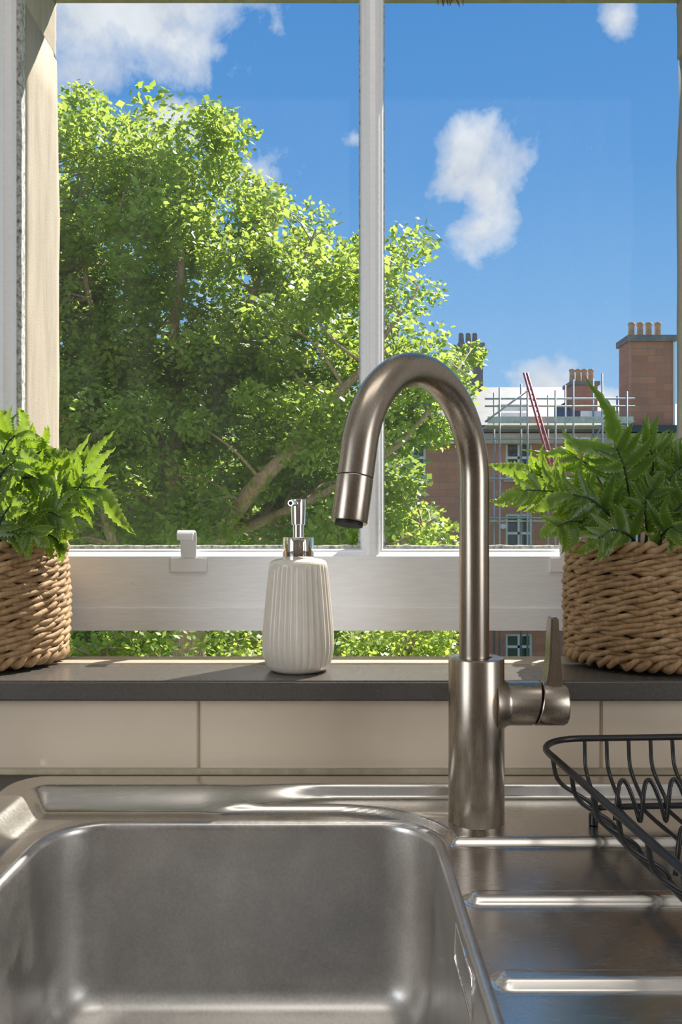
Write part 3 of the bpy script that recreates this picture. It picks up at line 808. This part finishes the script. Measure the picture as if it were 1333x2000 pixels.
LS = [
 ([(-20, B, .905), (60, 1000, .89), (130, 955, .88), (196, 954, .872)], [(208, 975, .868), (232, 1012, .866), (266, 1046, .864)], .020, 20, .95),
 ([(-10, B, .905), (35, 970, .90), (60, 900, .895), (84, 878, .89)], [(112, 892, .886), (145, 886, .884), (178, 846, .882)], .018, 18, .9),
 ([(0, B, .91), (70, 1000, .915), (130, 940, .92), (164, 908, .922)], [(182, 880, .922), (200, 862, .922), (226, 840, .922)], .015, 20, .9),
 ([(-20, B, .90), (-14, 970, .885), (8, 880, .875), (28, 850, .87)], [(42, 832, .868), (44, 812, .867), (34, 795, .866)], .017, 18, 1.0),
 ([(-5, B, .885), (50, 1030, .868), (90, 1000, .855), (118, 1010, .848)], [(128, 1018, .846), (138, 1028, .845), (150, 1040, .844)], .017, 16, .9),
 ([(-20, B, .915), (20, 980, .92), (45, 905, .925), (62, 872, .928)], [(68, 866, .928), (74, 860, .928), (80, 856, .928)], .014, 18, .9),
 ([(5, B, .90), (80, 1010, .89), (130, 985, .88), (165, 935, .872)], [(182, 910, .87), (200, 892, .868), (227, 874, .866)], .014, 18, .85),
 ([(-30, B, .89), (-10, 1000, .87), (0, 930, .855), (30, 900, .848)], [(50, 892, .846), (66, 893, .845), (84, 902, .844)], .018, 18, 1.0),
 ([(-20, B, .88), (10, 1040, .855), (40, 1030, .84), (66, 1045, .832)], [(78, 1055, .83), (88, 1062, .83), (98, 1070, .829)], .016, 14, .9),
 ([(0, B, .92), (60, 1010, .93), (110, 960, .94), (150, 960, .945)], [(165, 965, .946), (185, 975, .946), (205, 965, .946)], .015, 18, .9),
 ([(-40, B, .905), (-50, 980, .905), (-40, 880, .90), (-20, 830, .895)], [(-5, 815, .893), (10, 812, .892), (22, 820, .89)], .018, 18, 1.0),
 ([(-50, B, .90), (-80, 1000, .90), (-110, 930, .90), (-150, 900, .90)], [(-170, 890, .90), (-190, 890, .90), (-210, 900, .90)], .017, 18, .95),
 ([(-15, B, .875), (-10, 1045, .848), (5, 1010, .835), (22, 985, .828)], [(32, 978, .826), (44, 976, .826), (56, 982, .825)], .016, 16, .95),
 ([(10, B, .895), (60, 1050, .885), (95, 1045, .878), (118, 1060, .874)], [(122, 1066, .873), (126, 1072, .872), (130, 1078, .872)], .013, 14, .8),
 ([(-25, B, .895), (0, 1000, .885), (30, 940, .878), (70, 930, .872)], [(84, 935, .87), (98, 945, .868), (110, 962, .867)], .017, 18, .95),
]
fern(P(-28, 1078, .909), 'bright yellow-green artificial fern in the sunlit basket', LS, 33, .041)

# ================================================================== DISH RACK
RX0, RX1, RY0, RY1 = .182, .560, .345, .728
QX0, QX1, QY0, QY1 = .224, .520, .385, .700
RZ, QZ = .960, .9045
rack = tag(empty('dish_rack', (.372, .536, TRAY)), 'black wire dish rack standing on the ribbed drainboard', 'dish rack')
RO = Vector((.372, .536, TRAY))
def ring(x0, x1, y0, y1, r, z, n=8, dip=0):
    o = []
    for cx, cy, a0 in ((x1-r, y1-r, 0), (x0+r, y1-r, 90), (x0+r, y0+r, 180), (x1-r, y0+r, 270)):
        for k in range(n+1):
            a = radians(a0+90*k/n); o.append(Vector((cx+r*cos(a), cy+r*sin(a), z))-RO)
    return o
def rk(pts, r, name, closed=False, n=10):
    return MB().tube(pts, r, n, True, closed).build(name, 'black_wire', rack, smooth=True, auto=1.2)
rk(ring(RX0, RX1, RY0, RY1, .045, RZ), .0030, 'top_rim', True)
rk(ring(QX0, QX1, QY0, QY1, .018, QZ), .0028, 'base_rim', True)
nw = 14
for k in range(nw):
    x = .2150+k*.0233; u = (x-QX0)/(QX1-QX0); xq = QX0+.006+(QX1-QX0-.012)*k/(nw-1)
    xt = RX0+.050+(RX1-RX0-.100)*k/(nw-1)
    pts = [Vector((xt, RY1, RZ)), Vector((xt+(xq-xt)*.45, RY1-.006, RZ-.028)), Vector((xq, QY1-.004, QZ+.008)), Vector((xq, QY1-.016, QZ-.0015)), Vector((xq, (QY0+QY1)/2, QZ-.0030)),
           Vector((xq, QY0+.016, QZ-.0015)), Vector((xq, QY0+.004, QZ+.008)), Vector((xt+(xq-xt)*.45, RY0+.006, RZ-.028)), Vector((xt, RY0, RZ))]
    rk([p-RO for p in bez(pts, 48)], .0019, 'wire', n=8)
for side in (0, 1):
    for k in range(7):
        yt = RY0+.055+(RY1-RY0-.110)*k/6; yq = QY0+.02+(QY1-QY0-.04)*k/6
        xa, xb = (RX0, QX0) if side == 0 else (RX1, QX1); s_ = 1 if side == 0 else -1
        rk([p-RO for p in bez([Vector((xa, yt, RZ)), Vector((xa+s_*.008, (yt+yq)/2, RZ-.024)), Vector((xb-s_*.006, yq, QZ+.012)), Vector((xb, yq, QZ))], 18)], .0019, 'wire', n=8)
# hooped plate holders
for yy in (.668, .560, .450):
    pts = []; n = 12
    for k in range(n):
        x = QX0+.012+k*.0233
        pts += [Vector((x, yy, QZ)), Vector((x+.0030, yy+.002, QZ+.018)), Vector((x+.0075, yy+.006, QZ+.031)), Vector((x+.0125, yy+.006, QZ+.031)), Vector((x+.0180, yy+.002, QZ+.016)), Vector((x+.0215, yy, QZ+.001))]
    rk([p-RO for p in bez(pts, len(pts)*4)], .0019, 'plate_holder', n=8)
for (x, y) in ((QX0+.004, QY1-.004), (QX1-.004, QY1-.004), (QX0+.004, QY0+.004), (QX1-.004, QY0+.004)):
    zb_ = deck_z(x, y)[0]
    lg = rk([Vector((x, y, QZ+.001))-RO, Vector((x, y, zb_+.004))-RO], .0024, 'leg')
    MB().tube([Vector((x, y, zb_+.010))-RO, Vector((x, y, zb_+.0008))-RO, Vector((x, y, zb_+.0002))-RO], [.0042, .0042, .0034], 14).build('rubber_foot', 'black_wire', lg, smooth=True, auto=.7)

ra = radians(3.3); cxy = Vector((RX0, RY1, 0)); dv = Vector((RO.x, RO.y, 0))-cxy
rack.rotation_euler.z = ra
rack.location = cxy+Matrix.Rotation(ra, 3, 'Z') @ dv+Vector((0, 0, TRAY))

# ================================================================== OUTSIDE
GZ = -6.4
tag(MB().box(-60, 60, 1.2, 120, GZ-.2, GZ).build('ground', 'grass'), kind='structure')

# ---- big tree
def tree(name, label, polys, skel, depth, spread, nclump, nleaf, lsz, crad, seed, leafm, holes=(), group=None, thin=.02, front=0):
    q = random.Random(seed); root = tag(empty(name, (P(skel[0][0][0], 1000, depth).x, depth, GZ)), label, 'tree', group); R0 = Vector(root.location)
    tr = MB(); nodes = []
    for bi, br_ in enumerate(skel):
        br_ = [(x, y, dd-(front*min(1, k/2) if bi else front*.5*min(1, k/3)), r*1.15) for k, (x, y, dd, r) in enumerate(br_)]
        pts = [P(x, y, depth+dd) for x, y, dd, r in br_]; rs = [r for *_, r in br_]
        N = (len(pts)-1)*5; path = bez(pts, N)
        rr = []
        for i in range(N+1):
            u = i/5; k = min(int(u), len(rs)-2); rr.append(rs[k]+(rs[k+1]-rs[k])*(u-k))
        path = [p+Vector((noise.noise(p*2)*.05, noise.noise(p*2+Vector((9, 0, 0)))*.05, 0)) for p in path]
        tr.tube([p-R0 for p in path], rr, 8); nodes += list(zip(path, rr))
    def inside(x, y, pl):
        c = False; j = len(pl)-1
        for i in range(len(pl)):
            if (pl[i][1] > y) != (pl[j][1] > y) and x < (pl[j][0]-pl[i][0])*(y-pl[i][1])/(pl[j][1]-pl[i][1])+pl[i][0]: c = not c
            j = i
        return c
    cl = []; tot = 0
    bb = (min(p[0] for pl in polys for p in pl), max(p[0] for pl in polys for p in pl), min(p[1] for pl in polys for p in pl), max(p[1] for pl in polys for p in pl))
    while len(cl) < nclump and tot < 60000:
        tot += 1
        x, y = q.uniform(bb[0], bb[1]), q.uniform(bb[2], bb[3])
        if not any(inside(x, y, pl) for pl in polys): continue
        if any((x-hx)**2/hr**2+(y-hy)**2/hr**2 < 1 for hx, hy, hr in holes): continue
        cl.append(P(x, y, depth+max(-1.8*spread, min(1.8*spread, q.gauss(0, spread)))))
    tw = MB()
    for c in cl:
        cand = [(p, r) for p, r in nodes if p.z < c.z+.15]
        if not cand: cand = nodes
        p, r = min(cand, key=lambda n_: (n_[0]-c).length)
        mid = p.lerp(c, .5)+Vector((q.uniform(-.12, .12), q.uniform(-.12, .12), q.uniform(-.05, .18)))
        r0 = min(r*.6, thin)
        tw.tube([k-R0 for k in bez([p, mid, c], 5)], [r0+(.006-r0)*i/5 for i in range(6)], 4, cap=False)
    trunk = tr.build('trunk', 'bark', root, smooth=True)
    tag(tw.build('branches', 'bark', root, smooth=True), kind='stuff')
    v = []; f = []; tn = []
    per = nleaf//len(cl)
    for c in cl:
        cr = crad*q.uniform(.65, 1.2); ct = q.uniform(-.22, .22)
        sx, sy, sz = q.uniform(.8, 1.25), q.uniform(.8, 1.2), q.uniform(.6, .95)
        for k in range(per):
            while True:
                o_ = Vector((q.uniform(-1, 1), q.uniform(-1, 1), q.uniform(-1, 1)))
                if o_.length <= 1: break
            o_ = Vector((o_.x*sx, o_.y*sy, o_.z*sz))*cr
            p = c+o_-R0
            nrm = Vector((q.gauss(0, .8), q.gauss(-.25, .8), .9)).normalized()
            ax = nrm.orthogonal().normalized(); ax.rotate(Matrix.Rotation(q.random()*6.283, 3, nrm)); bx_ = nrm.cross(ax)
            L = lsz*q.uniform(.65, 1.3); W = L*q.uniform(.26, .40)
            n0 = len(v)
            v += [p, p+ax*L*.45+bx_*W-nrm*W*.3, p+ax*L-nrm*L*.22, p+ax*L*.45-bx_*W-nrm*W*.3]
            f += [(n0, n0+1, n0+2), (n0, n0+2, n0+3)]
            a_ = max(0, min(1, .5+ct+q.gauss(0, .2))); tn += [a_]*4
    fo = link('foliage', mesh('foliage', v, f, False, tn), leafm, root); tag(fo, kind='stuff')
    return root
crown = [[(-120, 330), (20, 260), (118, 262), (150, 205), (178, 195), (215, 228), (300, 225), (345, 195), (375, 190), (405, 222), (452, 255), (505, 318), (540, 355), (592, 402), (640, 420), (655, 455), (640, 500), (690, 490), (712, 480), (712, 640), (740, 640), (820, 660), (800, 720), (860, 800), (870, 880), (850, 935), (815, 985), (860, 1040), (850, 1080), (700, 1095), (500, 1050), (300, 1090), (100, 1085), (-120, 1060)],
         [(735, 455), (800, 445), (845, 500), (865, 560), (835, 590), (780, 580), (740, 600)],
         [(800, 690), (880, 685), (925, 690), (935, 720), (905, 760), (860, 790), (790, 760)]]
sk = [[(400, 2175, 0, .27), (395, 1600, 0, .22), (370, 1270, 0, .19), (362, 1130, 0, .16), (352, 1040, 0, .13), (338, 920, 0, .10), (345, 800, .1, .08), (338, 680, .1, .06), (352, 560, 0, .045), (350, 420, 0, .03), (360, 280, 0, .012)],
      [(372, 1240, 0, .12), (420, 1060, -.2, .10), (480, 970, -.3, .085), (555, 890, -.4, .07), (640, 800, -.4, .05), (730, 690, -.4, .03), (820, 560, -.3, .012)],
      [(365, 1150, 0, .10), (320, 1010, .4, .08), (318, 900, .6, .07), (260, 780, .6, .05), (190, 650, .5, .035), (160, 480, .4, .02), (160, 300, .4, .01)],
      [(352, 860, .1, .06), (420, 760, .3, .05), (470, 640, .5, .04), (520, 520, .5, .03), (540, 400, .5, .012)],
      [(300, 700, .3, .04), (260, 590, 0, .03), (230, 480, -.2, .02), (250, 330, -.2, .01)],
      [(440, 1040, -.2, .07), (560, 1000, -.5, .05), (690, 930, -.6, .035), (800, 850, -.6, .025), (900, 720, -.4, .01)],
      [(370, 1200, 0, .10), (250, 1120, -.3, .07), (190, 960, -.4, .05), (120, 820, -.4, .035), (20, 650, -.3, .015)],
      [(380, 1330, 0, .10), (520, 1230, -.4, .06), (680, 1120, -.5, .045), (780, 1060, -.5, .03), (850, 1010, -.5, .012)],
      [(480, 640, .5, .03), (560, 560, .3, .022), (620, 450, .3, .01)]]
tree('broadleaf_tree', 'large leafy green tree just outside the window', crown, sk, 10.0, 1.0, 560, 140000, .088, .37, 5, 'treeleaf',
     holes=((250, 470, 24), (300, 500, 22), (310, 640, 22), (190, 645, 20), (235, 620, 16), (370, 660, 20), (420, 600, 14), (515, 330, 18), (725, 610, 26), (355, 260, 30), (500, 350, 20), (560, 470, 12), (150, 440, 14), (480, 500, 12)), thin=.028, front=.9)
back = [[(-200, 640), (120, 610), (300, 720), (480, 680), (640, 760), (760, 830), (800, 960), (860, 1100), (830, 1300), (500, 1330), (-200, 1330)]]
sk2 = [[(240, 1707, 0, .30), (238, 1250, 0, .24), (245, 1050, 0, .18), (290, 900, 0, .10), (320, 750, 0, .04)], [(240, 1120, 0, .14), (150, 950, 0, .08), (80, 780, 0, .03)],
       [(500, 1707, 0, .22), (520, 1250, 0, .18), (590, 1050, 0, .10), (650, 880, 0, .04)], [(520, 1220, 0, .12), (420, 1080, 0, .08), (400, 900, 0, .03)]]
tree('backing_tree', 'added backing tree coloured as the shaded inside of the large leafy tree', back, sk2, 17.0, 1.6, 300, 42000, .17, .75, 8, 'treeleaf_shade', thin=.03)  # added to back the crown's low part, its shade put into leaf colour
# young treetops seen under the raised sash
for i, (x0, x1, yt, dep, sz) in enumerate(((90, 330, 1240, 6.3, .055), (400, 610, 1228, 6.1, .055), (690, 905, 1215, 6.5, .055))):
    tree('young_tree', ('young green treetop seen under the sash beside the sunlit basket', 'young green treetop seen under the sash behind the soap dispenser', 'young green treetop seen under the sash behind the tap body')[i],
         [[(x0, yt+25), ((x0+x1)/2, yt), (x1, yt+20), (x1-10, 1400), (x0+10, 1400)]], [[((x0+x1)/2, HY+(CZ-GZ)*F/dep, 0, .09), ((x0+x1)/2, 1800, 0, .07), ((x0+x1)/2+20, 1420, 0, .05), ((x0+x1)/2-10, 1300, 0, .03)]],
         dep, .35, 34, 5600, sz, .24, 40+i, 'treeleaf', group='young trees under the raised sash', thin=.016)

# ---- sandstone tenement across the street
FY = 36.0
def fx(x, Y=FY): return (x-HX)*Y/F
def fz(y, Y=FY): return CZ+(HY-y)*Y/F
ten = tag(empty('tenement_building', (2, FY, GZ)), 'red sandstone tenement across the street with chimney stacks', 'building')
T0 = Vector((2, FY, GZ))
def tp(mb, name, m, parent=ten, **k):
    o = mb.build(name, m, None, org=T0, **k); o.location = (0, 0, 0); o.parent = parent; return o
WX = [fx(1015)-5.0*k for k in range(-2, 7)]
ZR = [(fz(1290), fz(1238)), (fz(1080), fz(1003)), (fz(935), fz(852))]
X0, X1 = fx(20), fx(1480); ztop = fz(846)
ww = 1.28
# wall with real openings: build as piers and bands
mb = MB(); xs = sorted(WX); edges = [X0]
for x in xs:
    if X0 < x-ww/2 and x+ww/2 < X1: edges += [x-ww/2, x+ww/2]
edges.append(X1)
for k in range(0, len(edges), 2): mb.box(edges[k], edges[k+1], FY, FY+.5, GZ, ztop)
for k in range(1, len(edges)-1, 2):
    zz = [GZ]+[q for r in ZR for q in r]+[ztop]
    for j in range(0, len(zz), 2): mb.box(edges[k], edges[k+1], FY, FY+.5, zz[j], zz[j+1])
tp(mb, 'facade', 'redstone')
for k in range(1, len(edges)-1, 2):
    for (z0, z1) in ZR:
        a, b_ = edges[k], edges[k+1]; w_ = tp(MB().box(a, a+.12, FY+.12, FY+.2, z0, z1).box(b_-.12, b_, FY+.12, FY+.2, z0, z1).box(a+.12, b_-.12, FY+.12, FY+.2, z0, z0+.14)
               .box(a+.12, b_-.12, FY+.12, FY+.2, z1-.12, z1).box(a+.12, b_-.12, FY+.13, FY+.2, (z0+z1)/2-.06, (z0+z1)/2+.06).box((a+b_)/2-.05, (a+b_)/2+.05, FY+.13, FY+.2, z0+.14, z1-.12), 'window', 'sashwhite')
        tp(MB().box(a, b_, FY+.21, FY+.24, z0, z1), 'pane', 'winglass', w_)
        tp(MB().box(a-.12, b_+.12, FY-.12, FY+.12, z0-.16, z0), 'window_sill', 'cornice')
tp(MB().box(X0, X1, FY-.35, FY+.5, fz(868), fz(848)), 'cornice', 'cornice')
tp(MB().box(X0, X1, FY-.5, FY+.3, fz(846), fz(833)), 'gutter', 'lead')
tp(MB().prism([(FY-.1, fz(834)), (FY+5.5, fz(834)+2.9), (FY+5.5, fz(834))], 0, X0, fx(1222)), 'roof', 'slate')
tp(MB().prism([(FY+.6, fz(834)), (FY+5.5, fz(834)+2.0), (FY+5.5, fz(834))], 0, fx(1222), X1), 'roof', 'slate')
# wall-head chimney with pots
st = tp(MB().box(fx(1228), fx(1314), FY-.05, FY+1.2, fz(834), fz(668)), 'chimney_stack', 'redstone')
tp(MB().box(fx(1224), fx(1319), FY-.2, FY+1.35, fz(668), fz(656)), 'chimney_cope', 'greystone', st)
for x in (1242, 1259, 1276, 1294):
    o = MB().lathe([(.19, 0), (.16, .1), (.13, .55), (.16, .62), (.16, .74), (.13, .74), (.11, .3)], 14).build('chimney_pot', 'pot', st, smooth=True)
    o.location = Vector((fx(x), FY+.5, fz(656)))-T0
tp(MB().box(fx(1314)+.01, fx(1314)+.09, FY-.1, FY, fz(834), fz(668)), 'downpipe', 'sashwhite', st)
st = tp(MB().box(fx(1118, 38), fx(1168, 38), 38, 39.2, fz(834), fz(752, 38)), 'chimney_stack', 'redstone')
tp(MB().box(fx(1114, 38), fx(1172, 38), 37.9, 39.3, fz(752, 38), fz(745, 38)), 'chimney_cope', 'greystone', st)
for x in (1124, 1136, 1148, 1161):
    o = MB().lathe([(.17, 0), (.14, .1), (.12, .55), (.15, .6), (.15, .7), (.1, .7)], 12).build('chimney_pot', 'pot', st, smooth=True)
    o.location = Vector((fx(x, 38), 38.5, fz(745, 38)))-T0
st = tp(MB().box(fx(898, 41), fx(944, 41), 41, 42.4, fz(834), fz(676, 41)), 'chimney_stack', 'greystone')
tp(MB().box(fx(895, 41), fx(947, 41), 40.9, 42.5, fz(676, 41), fz(670, 41)), 'chimney_cope', 'greystone', st)
for x in (905, 919, 932):
    o = MB().lathe([(.2, 0), (.16, .1), (.14, .6), (.14, .66), (.1, .66)], 12).build('chimney_pot', 'greystone', st, smooth=True)
    o.location = Vector((fx(x, 41), 41.6, fz(670, 41)))-T0
tp(MB().box(fx(200), fx(207), FY-.12, FY, GZ, fz(850)), 'downpipe', 'sashwhite')
tp(MB().tube([(fx(982), FY-.05, fz(1028)), (fx(982), FY-.18, fz(1028))], .13, 16), 'wall_disc', 'sashwhite')

# ---- scaffold with sheeting
scf = tag(empty('scaffold', (fx(1060, 34.4), 34.4, GZ)), 'steel tube scaffold with boards along the tenement eaves', 'scaffold')
T1 = Vector(scf.location)
def sp_(mb, name, m):
    o = mb.build(name, m, None, org=T1, smooth=(name in ('standard', 'ledger'))); o.location = (0, 0, 0); o.parent = scf; return o
def sx(x, Y=34.4): return (x-HX)*Y/F
def sz(y, Y=34.4): return CZ+(HY-y)*Y/F
for i, x in enumerate((968, 1021, 1074, 1108, 1163, 1210)):
    for Y in (34.2, 35.4):
        sp_(MB().tube([(sx(x), Y, GZ), (sx(x), Y, sz((765, 748, 770, 750, 738, 772)[i]))], .045, 8), 'standard', 'galv')
for y in (786, 800, 829, 862, 938, 1012):
    sp_(MB().tube([(sx(940), 34.2, sz(y)), (sx(1225), 34.2, sz(y))], .04, 8), 'ledger', 'galv')
for k, y in enumerate((836, 1018)):
    for r in range(4): sp_(MB().box(sx(945), sx(1222), 34.28+r*.26, 34.52+r*.26, sz(y)-.03, sz(y)+.03), 'board', 'board')
sp_(MB().box(sx(945), sx(1222), 34.16, 34.2, sz(833), sz(820)), 'toe_board', 'board')
sp_(MB().tube([(sx(940), 34.15, sz(830)), (sx(1022), 34.15, sz(770))], .04, 8), 'ledger', 'galv')
sp_(MB().tube([(sx(1110), 34.15, sz(935)), (sx(1160), 34.15, sz(840))], .04, 8), 'ledger', 'galv')
sh = MB().box(sx(976), sx(1034), 35.5, 35.55, sz(800), sz(787)).box(sx(976), sx(1034), 35.45, 35.5, sz(818), sz(804))
sp_(sh, 'white_sheeting', 'sheet')
sp_(MB().box(sx(1140), sx(1215), 35.5, 35.55, sz(824), sz(800)), 'white_sheeting', 'sheet')
scf.location.y -= .75
# red ladder
hy = HY-(GZ-CZ)*F/32.4     # picture row where the hoist meets the ground
a1, c1 = P(1024, 728, 33.33), P(1030, 728, 33.33)
a0, c0 = P(1209, hy, 32.4), P(1225, hy, 32.4)
lad = tag(empty('ladder_hoist', (a0+c0)/2), 'red ladder hoist leaning up past the scaffold boards', 'ladder')
L0 = Vector(lad.location)
for a, b_ in ((a0, a1), (c0, c1)): MB().tube([a-L0, b_-L0], .055, 8).build('rail', 'red', lad, smooth=True)
for k in range(1, 60):
    u = k/60; MB().tube([a0.lerp(a1, u)-L0, c0.lerp(c1, u)-L0], .03, 6).build('rung', 'red', lad, smooth=True)

# ---- dry leaf tuft hanging from the lintel
dl = tag(empty('dry_leaf_tuft', P(884, -4, 1.12)), 'small tuft of dry brown leaves hanging under the stone lintel', 'dry leaves')
q = random.Random(4); D0 = Vector(dl.location)
dl.location.z = LZ; D0 = Vector(dl.location)
for k in range(9):
    a = P(875+q.uniform(-14, 22), -2, 1.12); a.z = LZ+.0005
    b_ = P(a.x*F/1.12+HX+q.uniform(-16, 14), q.uniform(6, 17), 1.12+q.uniform(-.02, .02))
    mid = a.lerp(b_, .5)+Vector((q.uniform(-.006, .006), q.uniform(-.008, .008), 0))
    v, f, tn = leaf_pts([a-D0, a.lerp(mid, .6)-D0, mid-D0, b_-D0], .012, 10, Vector((q.uniform(-.6, .6), -1, q.uniform(-.5, .5))).normalized(), .6, .1, k)
    link('dry_leaf', mesh('dry_leaf', v, f, True, tn), 'dry', dl)
